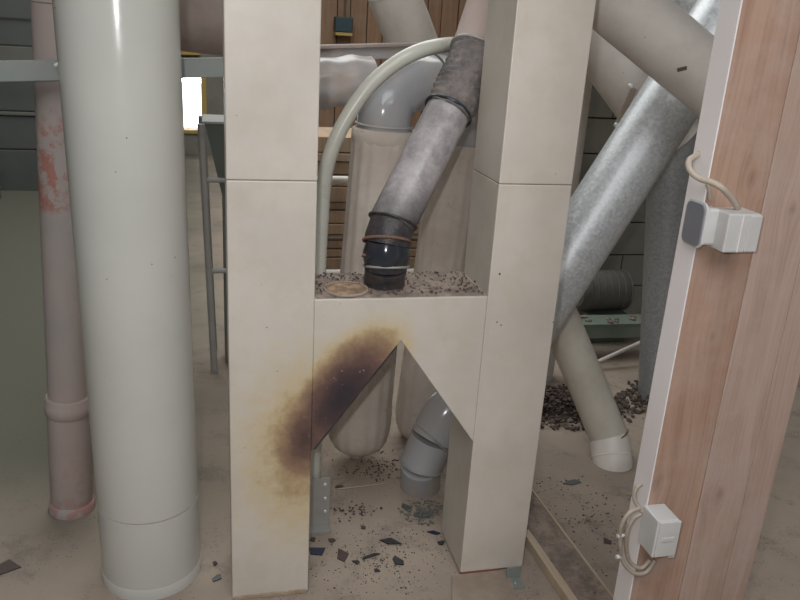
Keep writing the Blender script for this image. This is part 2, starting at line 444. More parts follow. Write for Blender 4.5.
# dust layer on top of the splitter box: a lumpy sheet
bm = bmesh.new(); nx, ny = 60, 26
g = [[bm.verts.new((0.254 + (0.467) * i / nx, Y0 + .010 + (Y1 - Y0 - .014) * j / ny,
      0.9245 + (0.0 if i in (0, nx) or j in (0, ny) else 0.002 + 0.007 * max(0, noise.noise(Vector((i * .23, j * .3, 1)))) + 0.003 * random.random()))) for j in range(ny + 1)] for i in range(nx + 1)]
for i in range(nx):
    for j in range(ny): bm.faces.new((g[i][j], g[i + 1][j], g[i + 1][j + 1], g[i][j + 1]))
bm.verts.index_update(); d = MB(); d.bm(bm, None, True); tag(d.build('dust_layer', 'dust', D), 'brown dust and crumbs lying on the crossbar top', kind='stuff')
wobf = lambda t, a: 1 + .10 * noise.noise(Vector((math.cos(a) * 2, math.sin(a) * 2, 3)))
c1 = fl(346, 291, .924)
fo = MB().ring(c1 + Vector((0, 0, .006)), (0, 0, 1), 0.058, 0.004).build('inlet_flange', 'boarddust', D)
MB().tube([c1 + Vector((0, 0, .001)), c1 + Vector((0, 0, .009)), c1 + Vector((0, 0, .011))], [.056, .054, .03], 32, mod=wobf).build('burnt_plug', 'plug', fo)['label'] = 'tan crumbly plug in the empty inlet flange'
c2 = fl(430, 287, .924)
fo2 = MB().ring(c2 + Vector((0, 0, .006)), (0, 0, 1), 0.055, 0.004).build('inlet_flange', 'dust', D)
MB().tube([c2 + Vector((0, 0, .001)), c2 + Vector((0, 0, .008))], [.054, .052], 32).build('inlet_lid', 'dust', fo2)
for px, py in ((455, 279), (475, 282), (464, 290)):
    p = fl(px, py, .93); bolt(p, (0, 0, 1), .004, D, 'bolt', 'flake')
bolt((0.752, Y0 - .0005, 0.99), (0, -1, 0), .0028, D, 'rivet', 'gap')
for px, py in ((553, 322), (557, 324), (497, 322), (501, 325)):
    p = at(px, py, Y0)
    if p.x < .93: bolt((p.x, Y0, p.z), (0, -1, 0), .002, D, 'rivet', 'gap')
MB().box(0.725, 0.86, Y0 - .002, Y0 + .006, 0.006, 0.013).build('sealant_line', 'red', D)
MB().box(0.035, 0.245, Y0 - .004, Y0 + .004, 0.0005, 0.014, .002).build('sealant_line', 'tan', D)

# steel foot under the right leg
p = fl(515, 585)
ft = thing('angle_bracket', 'small steel angle bracket under the foot of the right duct leg', 'bracket', (p.x, p.y, 0))
MB().box(p.x - .02, p.x + .025, p.y - .02, p.y + .03, 0.0, 0.005, .001).build('base_plate', 'railgrey', ft)
MB().box(p.x - .02, p.x + .025, p.y + .026, p.y + .031, 0.005, 0.045, .001).build('upright', 'railgrey', ft)
bolt((p.x, p.y, .005), (0, 0, 1), .006, ft, 'bolt', 'steel')

# ------------------------------------------------------------------ big glossy pipe on the left
bx, by, br = -0.2045, 2.085, 0.1425
B = thing('round_duct', 'wide glossy cream round duct standing left of the scorched duct', 'duct', (bx, by, 0))
q = at(150, 524, by - br).z
MB().tube([(bx, by, 0.035), (bx, by, q - .002)], br, 72).build('duct_section', 'bigpipe', B)
MB().tube([(bx, by, q + .002), (bx - .008, by, 1.3), (bx - .018, by, 2.9)], br, 72).build('duct_section', 'bigpipe', B)
MB().tube([(bx, by, q - .006), (bx, by, q + .006)], br - .0025, 64).build('joint_gasket', 'tan', B)
MB().tube([(bx, by, 0.0), (bx, by, 0.034), (bx, by, .036)], [br + .0015, br + .0015, br + .0005], 72).build('base_collar', 'bigpipe', B)

# pink dusty pipe behind it
pb = at(70, 520, 2.45); 
px0, py0, pr = -0.490, 2.45, 0.0665
P1 = thing('dusty_pipe', 'narrow pinkish dusty pipe with red stains behind the wide cream duct', 'pipe', (px0, py0, 0))
tp = Vector((-0.414, py0, 1.62)); bt = Vector((px0, py0, 0)); dirp = (tp - bt) / 1.62
MB().tube([bt + dirp * .03, bt + dirp * .37], pr, 40).build('pipe_section', 'pinkstain', P1)
MB().tube([bt + dirp * .41, bt + dirp * 1.61], pr * .93, 40).build('pipe_section', 'pinkstain', P1)
MB().tube([bt + dirp * 1.613, bt + dirp * 2.6], pr * .93, 40).build('pipe_section', 'pinkstain', P1)
MB().tube([bt + dirp * v for v in (.36, .365, .40, .405, .42, .425)], [pr + .001, pr + .006, pr + .006, pr + .002, pr + .005, pr], 40).build('collar', 'pinkstain', P1)
MB().tube([bt + dirp * v for v in (0, .006, .03, .034)], [pr + .008, pr + .008, pr + .005, pr], 40).build('base_collar', 'pinkstain', P1)
# galvanised rail in front of it
ra, rb = at(-60, 73, 2.30), at(228, 68, 2.34)
R_ = thing('galvanised_rail', 'flat galvanised rail crossing the top of the pinkish pipe', 'rail', ra)
def slab(a, b, h, dep, bev=0.002, up=(0, 0, 1)):
    a, b = Vector(a), Vector(b); X = (b - a).normalized(); Yv = Vector(up).cross(X).normalized(); Z = X.cross(Yv)
    L = (b - a).length; xf = Matrix((X, Yv, Z)).transposed().to_4x4(); xf.translation = a
    mb = MB(); mb.box(0, L, -dep / 2, dep / 2, -h / 2, h / 2, bev, xf); return mb
slab(ra, rb, .050, .006).build('rail_web', 'railgrey', R_)
slab(ra + Vector((0, .008, .026)), rb + Vector((0, .008, .026)), .004, .022, .001).build('rail_lip', 'railgrey', R_)
pbt = at(56, 65, 2.295); bolt(pbt, (0, -1, 0), .006, R_)

# ------------------------------------------------------------------ dark panelled partition far left
pa = fl(-60, 192); pc = Vector((-0.55, 7.7, 0))
PP = thing('panel_partition', 'dark grey partition of horizontal panels in the far left background', 'partition', (-2.2, 7.7, 0))
zz = 0
for i, (h, mt) in enumerate(((.38, 'panel'), (.30, 'panel'), (.04, 'panel2'), (.34, 'panel'), (.22, 'panel2'), (.22, 'panel'), (.6, 'panel'), (.8, 'panel'))):
    MB().box(-3.9, -0.7, 7.7 + (i % 2) * .02, 7.78, zz, zz + h - .012, .004).build('panel', mt, PP); zz += h
for xx in (-3.9, -2.3, -0.7):
    MB().box(xx - .05, xx + .05, 7.66, 7.80, 0, zz, .004).build('post', 'panel2', PP)
bn = fl(2, 192)
BN = thing('steel_drum', 'dark steel drum at the left edge in front of the dark partition', 'drum', (bn.x - .15, 7.3, 0))
MB().tube([(bn.x - .15, 7.3, z) for z in (0, .01, .30, .31)], [.2, .21, .21, .2], 36).build('shell', 'panel2', BN)
for z in (.1, .2, .305): MB().ring((bn.x - .15, 7.3, z), (0, 0, 1), .21, .007, 36, 6).build('hoop', 'panel', BN)

# ------------------------------------------------------------------ pinkish duct crossing behind, above the window
ga, gb = at(120, -6, 3.0), at(246, 14, 3.3)
GD = thing('dusty_cross_duct', 'pinkish dusty duct crossing above the bright window between the two left ducts', 'duct', ga)
MB().tube(span(ga, gb, 6), .165, 40).build('duct_body', 'pinkdust', GD)
h0 = at(150, 69, 2.9); h1 = at(262, 64, 2.95)
slab(h0, h1, .055, .05, .004).build('support_rail', 'pvcdust', GD)
y0 = at(188, 51, 9.92); y1 = at(200, 51, 9.92)
tag(slab(y0 - Vector((.15, 0, 0)), y1, .09, .15, .004).build('wall_board', 'yellow'), 'yellow-brown board end just above the bright window', 'board')

# ------------------------------------------------------------------ green-grey stand with chute between the left ducts
s0 = fl(217, 372)
ST = thing('chute_stand', 'dark grey-green metal stand with flared chute left of the scorched duct', 'stand', (s0.x, s0.y, 0))
YS = s0.y
A = [at(202, 124, YS), at(216, 372, YS)]
zt = A[0].z
def bar(a, b, r): return MB().tube([a, b], r, 16)
bar(Vector((s0.x - .045, YS, zt)), Vector((s0.x - .012, YS, 0)), .016).build('leg', 'standgrey', ST)
bar(Vector((s0.x + .30, YS, zt)), Vector((s0.x + .27, YS, 0)), .016).build('leg', 'standgrey', ST)
bar(Vector((s0.x - .045, YS + .3, zt)), Vector((s0.x - .012, YS + .3, 0)), .016).build('leg', 'standgrey', ST)
bar(Vector((s0.x + .30, YS + .3, zt)), Vector((s0.x + .27, YS + .3, 0)), .016).build('leg', 'standgrey', ST)
for pyy in (180, 271):
    p = at(206, pyy, YS); bar((s0.x - .04, YS, p.z), (s0.x + .285, YS, p.z), .011).build('rung', 'standgrey', ST)
zc = at(206, 200, YS).z
mb = MB(); x0, x1 = s0.x - .03, s0.x + .28
mb.add([(x0, YS + .02, zt), (x1, YS + .02, zt), (x1, YS + .26, zt), (x0, YS + .26, zt), (x0 + .07, YS + .08, zc), (x1 - .07, YS + .08, zc), (x1 - .07, YS + .2, zc), (x0 + .07, YS + .2, zc)],
       [(0, 1, 2, 3), (4, 5, 6, 7), (0, 1, 5, 4), (1, 2, 6, 5), (2, 3, 7, 6), (3, 0, 4, 7)])
mb.build('chute', 'darkgreen', ST)
zl = at(214, 372, YS).z
MB().box(x0 + .07, x1 - .07, YS + .08, YS + .2, .02, zc, .004).build('spout', 'darkgreen', ST)
MB().box(x0 - .012, x1 + .012, YS + .005, YS + .27, zt, zt + .012, .003).build('chute_rim', 'standgrey', ST)

# ------------------------------------------------------------------ thin curved cream pipe
path = [at(x, y, 2.25) for x, y in ((314.4, 470), (316, 400), (319, 272), (321.5, 220), (324, 185), (330, 155), (344, 123), (366, 90), (388, 69), (412, 54))] + [at(438, 46, 2.30), at(466, 44, 2.42), at(500, 46, 2.55)]
CP = thing('curved_pipe', 'thin cream pipe rising behind the crossbar and bending over to the right', 'pipe', (path[0].x, 2.25, 0))
MB().tube(smooth(path, 8), .0215, 24).build('pipe_run', 'smallpipe', CP)
MB().tube([Vector((path[0].x, 2.25, .002)), path[0]], .020, 24).build('pipe_foot', 'smallpipe', CP)
# bolted steel bracket at its foot
k0, k1 = at(314, 479, 2.215), at(329, 520, 2.215)
KB = thing('bolted_plate', 'narrow grey steel plate with three bright bolts beside left duct leg', 'plate', ((k0.x + k1.x) / 2, 2.215, 0))
MB().box(.255, k1.x, 2.215, 2.220, 0.012, k0.z, .001).build('plate', 'steel', KB)
MB().box(.255, k1.x, 2.18, 2.2195, .0, .012, .001).build('base_flange', 'steel', KB)
for py in (484, 498, 511): bolt(at(325, py, 2.215), (0, -1, 0), .0055, KB)

# ------------------------------------------------------------------ burnt pipe entering the crossbar
b0 = fl(384, 285, .924); 
BP = thing('burnt_pipe', 'charred grey pipe with melted black elbow standing on the crossbar', 'pipe', b0)
e1 = at(386, 266, 2.0); e2 = at(387, 242, 2.0); e3 = at(391, 225, 2.015); s1 = at(448, 112, 2.19); s2 = at(466, 76, 2.23); s3 = at(489, 14, 2.32); s4 = at(505, -40, 2.4)
def wob(amp, fr, seed):
    return lambda t, a: 1 + amp * noise.noise(Vector((math.cos(a) * fr, math.sin(a) * fr, t * fr * 1.5 + seed)))
MB().tube(span(b0, e1, 6), [.058, .058, .057, .056, .057, .058, .059], 40, mod=wob(.06, 2.5, 1)).build('stub', 'char', BP)
MB().tube(span(e1 - Vector((0, 0, .008)), e2 + Vector((0, 0, .008)), 8), [.0560 + .0085 * math.sin(math.pi * i / 8) for i in range(9)], 40, mod=wob(.05, 2.0, 5)).build('elbow_segment', 'charblack', BP)['label'] = 'shiny melted black segment of the elbow'
dr = (s1 - e3).normalized()
MB().tube(smooth([e2 - Vector((0, 0, .006)), e2.lerp(e3, .5), e3 + dr * .02], 5), .0625, 40, mod=wob(.05, 2, 9)).build('elbow_segment', 'char', BP)
MB().ring(e1, (.02, .22, .97), .0615, .0036).build('clamp_ring', 'steel', BP)
MB().ring(e2 + Vector((0, 0, .002)), (.10, .42, .9), .0640, .0042).build('clamp_ring', 'rust', BP)
MB().ring(e3 + dr * .012, dr + Vector((-.1, 0, .3)), .066, .0040).build('clamp_ring', 'char', BP)
MB().tube(span(e3, s1, 12), .0645, 48).build('straight_pipe', 'burnt', BP)
MB().ring(s1, dr, .069, .005).build('clamp_ring', 'charblack', BP)
hp = smooth([s1, s1.lerp(s2, .5) + Vector((.004, 0, .004)), s2, s2.lerp(s3, .4)], 10)
MB().tube(hp, [.070 + .002 * math.sin(i * 1.9) for i in range(len(hp))], 48, mod=wob(.10, 2.6, 3)).build('flexible_sleeve', 'soot', BP)
MB().tube(span(s2.lerp(s3, .38), s4, 8), .070, 40).build('upper_pipe', 'pinkdust', BP)
MB().ring(s2.lerp(s3, .4), s3 - s2, .072, .005).build('clamp_ring', 'steel', BP)
# soot flakes peeling from the elbow
for i in range(7):
    a = random.uniform(2.4, 4.2); p = e1.lerp(e2, random.uniform(.1, .9)) + Vector((math.cos(a) * .061, -abs(math.sin(a)) * .061, 0))
    mb = MB(); pts = [p + Vector((random.uniform(-.012, .008), random.uniform(-.010, .002), random.uniform(-.008, .008))) for _ in range(5)]
    bm = bmesh.new(); [bm.verts.new(q) for q in pts]; bmesh.ops.convex_hull(bm, input=bm.verts[:]); bm.verts.index_update()
    mb.bm(bm); mb.build('blister', random.choice(['charblack', 'rust']), BP)

# ------------------------------------------------------------------ hanging ribbed canisters
def canister(name, label, top, bot, r0, r1, elbow, seed):
    T = thing(name, label, 'canister', (bot.x, bot.y, 0))
    ax = (top - bot); n_ = 26; pts = []; rs = []
    for i, v in enumerate((0, .006, .02, .045, .08, .12)):
        pts.append(bot + ax * v); rs.append(r1 * (.35, .62, .80, .92, .985, 1.0)[i])
    for i in range(1, n_ + 1):
        v = .12 + .88 * i / n_; pts.append(bot + ax * v); rs.append(r1 + (r0 - r1) * v)
    fl_ = lambda t, a: 1 + .016 * math.cos(a * 16 + seed) + .02 * noise.noise(Vector((math.cos(a) * 2, math.sin(a) * 2, t * 4 + seed)))
    MB().tube(pts, rs, 96, mod=fl_).build('canister_body', 'canister', T)
    MB().tube([bot - ax.normalized() * .035, bot - ax.normalized() * .03, bot + ax.normalized() * .01], [.022, .030, .034], 24).build('drain_cap', 'canister', T)
    u = ax.normalized()
    MB().tube([top - u * .01, top, top + u * .03, top + u * .035], [r0 * 1.0, r0 * 1.03, r0 * 1.03, r0 * .97], 48, mod=wob(.03, 3, seed)).build('rim_collar', 'canister', T)
    return T
c1t, c1b = at(383, 139, 2.62), at(357, 448, 2.62)
T1 = canister('ribbed_canister', 'dusty beige ribbed canister behind the small curved pipe, under a grey elbow', c1t, c1b, .105, .122, None, 1)
u1 = (c1t - c1b).normalized()
ep = smooth([c1t + u1 * .03, c1t + u1 * .10, at(392, 96, 2.64), at(410, 84, 2.68), at(440, 84, 2.74)], 8)
MB().tube(ep, [.093 + .006 * (i / (len(ep) - 1)) for i in range(len(ep))], 48, mod=wob(.05, 1.8, 7)).build('elbow', 'pvc', T1)['label'] = 'grey plastic elbow on top'
MB().ring(ep[-4], ep[-1] - ep[-6], .098, .006).build('clamp_ring', 'gap', T1)
MB().ring(ep[2], u1, .096, .004).build('clamp_ring', 'pvcdust', T1)
c2t, c2b = at(456, 153, 2.78), at(418, 436, 2.78)
T2 = canister('ribbed_canister', 'dusty beige ribbed canister behind the charred elbow, beside right duct leg', c2t, c2b, .098, .105, None, 4)
MB().tube(span(c2t + Vector((0, 0, .02)), c2t + Vector((.01, .05, .30)), 6), .080, 40).build('outlet_pipe', 'pvc', T2)

# wrapped duct from the left and rails above the canisters
wa, wb2 = at(286, 85, 2.86), at(372, 80, 2.90)
WD = thing('wrapped_duct', 'dusty grey horizontal duct wrapped in plastic right of left duct leg', 'duct', wa)
wp = span(wa, wb2, 14)
MB().tube(wp, [.088 + .004 * math.sin(i * 1.3) for i in range(15)], 48, mod=wob(.12, 2.2, 2)).build('wrapped_body', 'pvcdust', WD)
sa, sb = at(270, 56, 3.0), at(500, 49, 3.06)
SH = thing('dusty_ledge', 'dusty grey ledge running behind the curved pipe above the canisters', 'ledge', sa)
slab(sa, sb, .045, .07, .005).build('ledge_board', 'pvcdust', SH)
slab(sa + Vector((0, -.02, .028)), sb + Vector((0, -.02, .028)), .012, .09, .003).build('top_strip', 'pinkdust', SH)
bl = at(371, 60, 2.95); MB().box(bl.x - .005, bl.x + .005, bl.y, bl.y + .03, bl.z - .014, bl.z + .014, .001).build('blue_clip', 'flakeb', SH)
tr = [at(430, 58, 2.74), at(446, 62, 2.73), at(470, 60, 2.74)]
MB().tube(smooth(tr, 6), .006, 10).build('wire', 'gap', SH)
g0, g1 = at(380, -40, 3.2), at(414, 46, 3.3)
G1 = thing('slanting_pipe', 'thick pale cream pipe slanting down at the top between the duct legs', 'pipe', g1)
MB().tube(span(g0, g1, 4), .103, 48).build('pipe_body', 'palepipe', G1)
MB().ring(g0.lerp(g1, .30), g1 - g0, .103, .003).build('joint_ring', 'creampipe', G1)
# dark teal box on the back wall boards
tb = at(343, 25, 9.8)
TB = thing('switch_box', 'small dark teal box fixed to the background wall boards', 'box', (tb.x, 9.85, tb.z - .1))
MB().box(tb.x - .10, tb.x + .11, 9.74, 9.9, tb.z - .08, tb.z + .09, .01).build('case', 'blueblack', TB)
MB().box(tb.x - .10, tb.x + .10, 9.70, 9.9, tb.z - .12, tb.z - .085, .004).build('base_strip', 'yellow', TB)
MB().tube([(tb.x + .02, 9.8, tb.z + .09), (tb.x + .02, 9.8, tb.z + 1.1)], .012, 10).build('conduit', 'gap', TB)

# ------------------------------------------------------------------ stacked boards in the middle background
sbp = fl(340, 282)
YK = sbp.y - .05
SK = thing('board_stack', 'stack of brown boards in the background behind the beige canisters', 'boards', (1.1, YK, 0))
xl = at(300, 200, YK).x
z = 0.10; i = 0
while z < .95:
    h = (.085, .055, .10, .07)[i % 4]
    MB().box(xl + (i % 3) * .015, 2.0 - (i % 2) * .03, YK + (i % 3) * .012, YK + .5, z, z + h - .008, .003).build('board', 'stack', SK); z += h; i += 1
for xx in (xl + .1, 1.2, 1.8): MB().box(xx, xx + .08, YK + .02, YK + .5, 0, .1, .003).build('bearer', 'stack', SK)
RL = thing('pipe_railing', 'pale background railing seen through the gap above the crossbar', 'railing', (at(300, 200, YK - .25).x, YK - .25, 0))
ya = YK - .25
for py, rr, mt in ((178, .022, 'palepipe'), (273, .026, 'palepipe'), (238, .012, 'gap')):
    p0 = at(300, py + 1, ya); p1 = Vector((1.9, ya, p0.z))
    MB().tube([p0, p1], rr, 16).build('rail', mt, RL)
for xx in (at(300, 200, ya).x, 1.9): MB().tube([(xx, ya, 0), (xx, ya, 1.25)], .03, 16).build('post', 'palepipe', RL)

# ------------------------------------------------------------------ right hand pipes
def strpipe(name, label, p0, p1, r, mat, r1=None, cat='pipe'):
    T = thing(name, label, cat, p0)
    MB().tube(span(p0, p1, 8), [r + ((r1 or r) - r) * i / 8 for i in range(9)], 56).build('pipe_body', mat, T)
    return T
a0, a1 = at(560, -46, 2.33), at(790, 148, 2.18)
TA = strpipe('diagonal_pipe', 'cream pipe slanting down right across the galvanised pipe at top right', a0, a1, .101, 'palepipe')
pl = at(682, 69, 2.13)
dA = (a1 - a0).normalized()
mbp = slab(pl - Vector((dA.x, 0, -dA.z * .4)) * .018, pl + Vector((dA.x, 0, -dA.z * .4)) * .018, .011, .003, .0008)
mbp.build('scuff_plate', 'gap', TA)
# galvanised pipe, upper right to lower left, ending in a grey plastic elbow on the floor
q0, q1, q2 = at(690, 66, 2.62), at(604, 204, 2.50), at(452, 440, 2.36)
TG = thing('galvanised_pipe', 'large galvanised pipe slanting down left behind the right duct leg', 'pipe', fl(421, 488))
g_hi = q1 + (q1 - at(500, 366, 2.40)) * 1.35
q_lo = at(462, 402, 2.40)
MB().tube(span(g_hi, at(498, 369, 2.42), 8), .112, 64).build('pipe_body', 'galv', TG)
MB().tube(span(at(498, 369, 2.42), q_lo, 3), [.108, .104, .095, .088], 48).build('reducer', 'galv', TG)
f0 = at(446, 412, 2.39); f1 = at(432, 438, 2.37); f2 = at(421, 464, 2.37); f3 = fl(420, 486)
MB().tube(smooth([q_lo, f0, f1], 6), .080, 48).build('elbow_segment', 'pvc', TG)
MB().tube(smooth([f1, f1.lerp(f2, .5), f2], 6), .078, 48).build('elbow_segment', 'pvc', TG)
MB().tube(smooth([f2, f2.lerp(f3, .5), f3], 6), .074, 48).build('elbow_segment', 'pvc', TG)
MB().ring(f1, (f1 - f0) + Vector((-.02, .0, .02)), .081, .004).build('clamp_ring', 'steel', TG)
MB().ring(f2, f2 - f1 + Vector((0, 0, -.03)), .079, .0038).build('clamp_ring', 'steel', TG)
MB().ring(q_lo, f0 - q_lo, .083, .004).build('clamp_ring', 'steel', TG)
# paler pipe behind
k0, k1 = at(560, -20, 3.05), at(672, 138, 3.0)
TK = strpipe('diagonal_pipe', 'pale pipe behind the galvanised pipe with a bolted clamp', k0, k1, .13, 'palepipe')
cl0, cl1 = at(634, 88, 2.70), at(617, 126, 2.70)
slab(cl0, cl1, .022, .01, .002, up=(1, 0, 0)).build('clamp_plate', 'boarddust', TK)
for c in (at(630, 86, 2.69), at(616, 125, 2.69)): bolt(c, (0, -1, 0), .010, TK)
n1 = at(574, 100, 3.3); n0 = Vector((n1.x, n1.y, 2.6)); n1 = Vector((n1.x, n1.y, 0))
strpipe('upright_pipe', 'dim pale upright pipe seen deep between right duct leg and galvanised pipe', n0, n1, .07, 'palepipe')
# near vertical dull galvanised pipe
v0, v1 = at(672, 120, 3.0), at(653, 400, 3.0)
v0 = at(676, 90, 3.0)
vb = fl(650, 446)
dv = (v1 - v0)
TV = strpipe('galvanised_pipe', 'dull upright galvanised pipe beside the white edge of timber post', v0 + dv * (-v1.z / dv.z * 0 + 0) , v0 + dv * ((0.0 - v0.z) / dv.z), .098, 'galvdark', .072)
e0, e1_ = at(650, -60, 3.2), at(722, 40, 3.1)
strpipe('galvanised_pipe', 'galvanised pipe at the top edge above the slanting cream pipe', e0, e1_, .105, 'galv')
# lower cream pipe
l0, l1 = at(546, 285, 2.78), at(609, 437, 2.55)
TL = thing('leaning_pipe', 'cream pipe leaning down right to the floor with a ring joint', 'pipe', fl(612, 467))
MB().tube(span(l0, l1, 6), .078, 48).build('pipe_body', 'creampipe', TL)
l2 = fl(612, 462)
MB().tube([l1 + (l1 - l0).normalized() * .004, l2 + Vector((0, 0, .004)), l2 + Vector((.002, -.004, -.05))], [.0795, .0800, .0800], 48).build('end_collar', 'palepipe', TL)
MB().ring(l1, l1 - l0, .078, .0045).build('joint_ring', 'rust', TL)
MB().ring(l1.lerp(l2, .80), l2 - l1, .079, .004).build('floor_ring', 'palepipe', TL)

# background on the right: partition, ledge, rods
YR = 4.1
xr = at(540, 250, YR).x
RW = thing('block_wall', 'low grey rendered block wall behind the right hand pipes', 'wall', (xr + 1.2, YR, 0))
zz = 0; i = 0
while zz < 2.0:
    xx = xr - .05 - (0.2 if i % 2 else 0)
    while xx < xr + 2.6:
        MB().box(xx, xx + .39, YR + .006 * ((i * 7 + int(xx * 10)) % 3), YR + .18, zz, zz + .192, .004).build('block', 'wallp', RW); xx += .40
    zz += .2; i += 1
ba, bb = at(560, 329, 3.55), at(700, 326, 3.55)
GB = thing('green_beam', 'grey-green horizontal beam behind the leaning cream pipe', 'beam', (ba.x, 3.55, 0))
slab(ba, bb, .085, .09, .004).build('beam_web', 'greenbeam', GB)
slab(ba + Vector((0, 0, .046)), bb + Vector((0, 0, .046)), .008, .14, .002).build('beam_flange', 'greenbeam', GB)
for xx in (ba.x + .04, bb.x - .06): MB().box(xx, xx + .06, 3.53, 3.59, 0, ba.z - .04, .003).build('leg', 'greenbeam', GB)
mb = MB()
for i in range(26):
    p = ba.lerp(bb, random.random()) + Vector((0, random.uniform(-.05, .05), .055)); r = random.uniform(.008, .022)
    bm = bmesh.new(); bmesh.ops.create_icosphere(bm, subdivisions=1, radius=r)
    for v in bm.verts: v.co = Vector((v.co.x, v.co.y, v.co.z * .6)) * random.uniform(.8, 1.2) + p
    bm.verts.index_update(); mb.bm(bm)
tag(mb.build('rubble', 'dust', None, ba), 'small lumps of rubble along the grey-green beam', 'rubble', kind='stuff')
r0, r1 = at(544, 386, 3.3), at(646, 340, 3.4)
tag(MB().tube([r0, r1], .010, 12).build('thin_rod', 'palepipe', None, r0), 'thin pale rod passing behind the leaning cream pipe', 'rod')
mo = at(598, 356, 3.75)
MT = thing('motor_housing', 'dim grey-green machine housing under the horizontal beam', 'machine', (mo.x, mo.y, 0))
MB().tube([(mo.x - .16, 3.8, .28), (mo.x - .14, 3.8, .28), (mo.x + .12, 3.8, .28), (mo.x + .14, 3.8, .28)], [.09, .11, .11, .08], 36).build('housing', 'panel2', MT)
for k in range(7): MB().ring((mo.x - .12 + k * .04, 3.8, .28), (1, 0, 0), .111, .004, 32, 6).build('cooling_fin', 'panel2', MT)
MB().box(mo.x - .13, mo.x + .12, 3.7, 3.9, 0, .17, .006).build('foot', 'darkgreen', MT)
def rubble(name, label, cx, cy, sx, sy, n_, rmin, rmax, mat, hh=.05):
    mb = MB()
    for i in range(n_):
        t_ = random.uniform(0, 2 * math.pi); q_ = random.random() ** .75 * random.uniform(.75, 1.1); a = math.cos(t_) * q_; b_ = math.sin(t_) * q_; r = random.uniform(rmin, rmax)
        z = max(r * .4, hh * max(0, 1 - (a * a + b_ * b_)) * random.random() + r * .4)
        bm = bmesh.new(); bmesh.ops.create_icosphere(bm, subdivisions=1, radius=r)
        sq = Vector((random.uniform(.6, 1.3), random.uniform(.6, 1.3), random.uniform(.4, .9)))
        for v in bm.verts: v.co = Vector((v.co.x * sq.x, v.co.y * sq.y, v.co.z * sq.z)) * random.uniform(.85, 1.15) + Vector((cx + a * sx, cy + b_ * sy, z))
        bm.verts.index_update(); mb.bm(bm)
    return tag(mb.build(name, mat, None, (cx, cy, 0)), label, 'rubble', kind='stuff')
p = fl(560, 408); rubble('rubble_heap', 'dark rubble heap on the floor left of the leaning cream pipe', p.x, p.y, .38, .22, 1500, .003, .014, 'dustdark', .07)
p = fl(650, 405); rubble('rubble_heap', 'dark rubble heap on the floor right of the leaning cream pipe', p.x + .14, p.y, .26, .25, 1000, .003, .014, 'dustdark', .06)
p = fl(425, 512); rubble('crumb_patch', 'grey-blue crumbs on the floor under the grey plastic elbow', p.x, p.y, .10, .08, 170, .002, .007, 'panel2', .006)
p = fl(350, 512); rubble('crumb_patch', 'purplish crumbs on the floor right of the bolted plate', p.x, p.y, .12, .06, 60, .002, .006, 'flakebr', .005)
p = fl(380, 560); rubble('crumb_patch', 'fine black crumbs scattered between the feet of the duct', p.x, p.y, .30, .20, 420, .001, .003, 'flake', .0)
p = fl(480, 470); 
p = fl(590, 520); rubble('crumb_patch', 'fine dark crumbs on the floor between right duct leg and timber post', p.x, p.y, .30, .35, 300, .001, .004, 'flakebr', .0)
p = fl(385, 465); rubble('crumb_patch', 'dark crumbs on the floor under the beige canisters', p.x, p.y, .22, .14, 200, .0015, .005, 'flakebr', .0)
# crumbs on the crossbar top
mb = MB()
for i in range(420):
    x_, y_ = random.uniform(.262, .715), random.uniform(Y0 + .015, Y1 - .01); r = random.uniform(.001, .0035)
    bm = bmesh.new(); bmesh.ops.create_icosphere(bm, subdivisions=1, radius=r)
    for v in bm.verts: v.co += Vector((x_, y_, .932))
    bm.verts.index_update(); mb.bm(bm)
tag(mb.build('crumb_layer', 'dustdark', None, (.48, 2.0, .926)), 'dark crumbs scattered on top of the crossbar around the charred stub', 'crumbs', kind='stuff')

# ------------------------------------------------------------------ timber post with white edge
XP, YP, YQ = 0.948, 1.350, 1.411
TP = thing('timber_post', 'broad dusty brown laminated timber post with white left edge', 'post', (XP + .16, YP, 0))
MB().box(XP, 1.0835, YP, YQ, 0, 2.7, .0015).build('plank', 'post', TP)
MB().box(1.0845, 1.2030, YP - .0008, YQ, 0, 2.7, .0015).build('plank', 'postpale', TP)
MB().box(1.2046, 1.275, YP, YQ, 0, 2.7, .002).build('plank', 'postpale', TP)
MB().box(XP - .0035, XP - .0001, YP - .003, YQ, 0, 2.7, .0008).build('edge_trim', 'trim', TP)['label'] = 'white painted edge strip'

def cable(pts, r, parent, mat='cable', name='cable'):
    return MB().tube(smooth(pts, 8), r, 12).build(name, mat, parent)
# upper box
u0 = at(726, 234, 1.285); u1 = at(758.5, 234, 1.285)
UB = thing('junction_box', 'upper white junction box with dark grey cover on the timber post', 'box', ((u0.x + u1.x) / 2, YP, u1.z))
zb, ztp = at(725, 253, 1.285).z, at(727, 214, 1.285).z
u1.z = zb
MB().box(u0.x, u1.x, 1.285, YP - .001, zb, ztp, .003).build('housing', 'boxw', UB)
um = u0.x + (u1.x - u0.x) * .42
MB().box(um, um + .0018, 1.2835, 1.30, zb + .001, ztp - .001, .0003).build('lid_seam', 'trim', UB)
MB().box(um + .016, u1.x + .0015, 1.2825, YP - .002, zb + .002, ztp - .003, .002).build('lid', 'boxw', UB)
MB().box(XP - .010, u0.x + .004, 1.318, 1.3495, zb + .006, ztp + .002, .005).box(XP - .010, XP - .0036, 1.318, 1.388, zb + .006, ztp + .002, .003).build('rear_shell', 'boxw', UB)
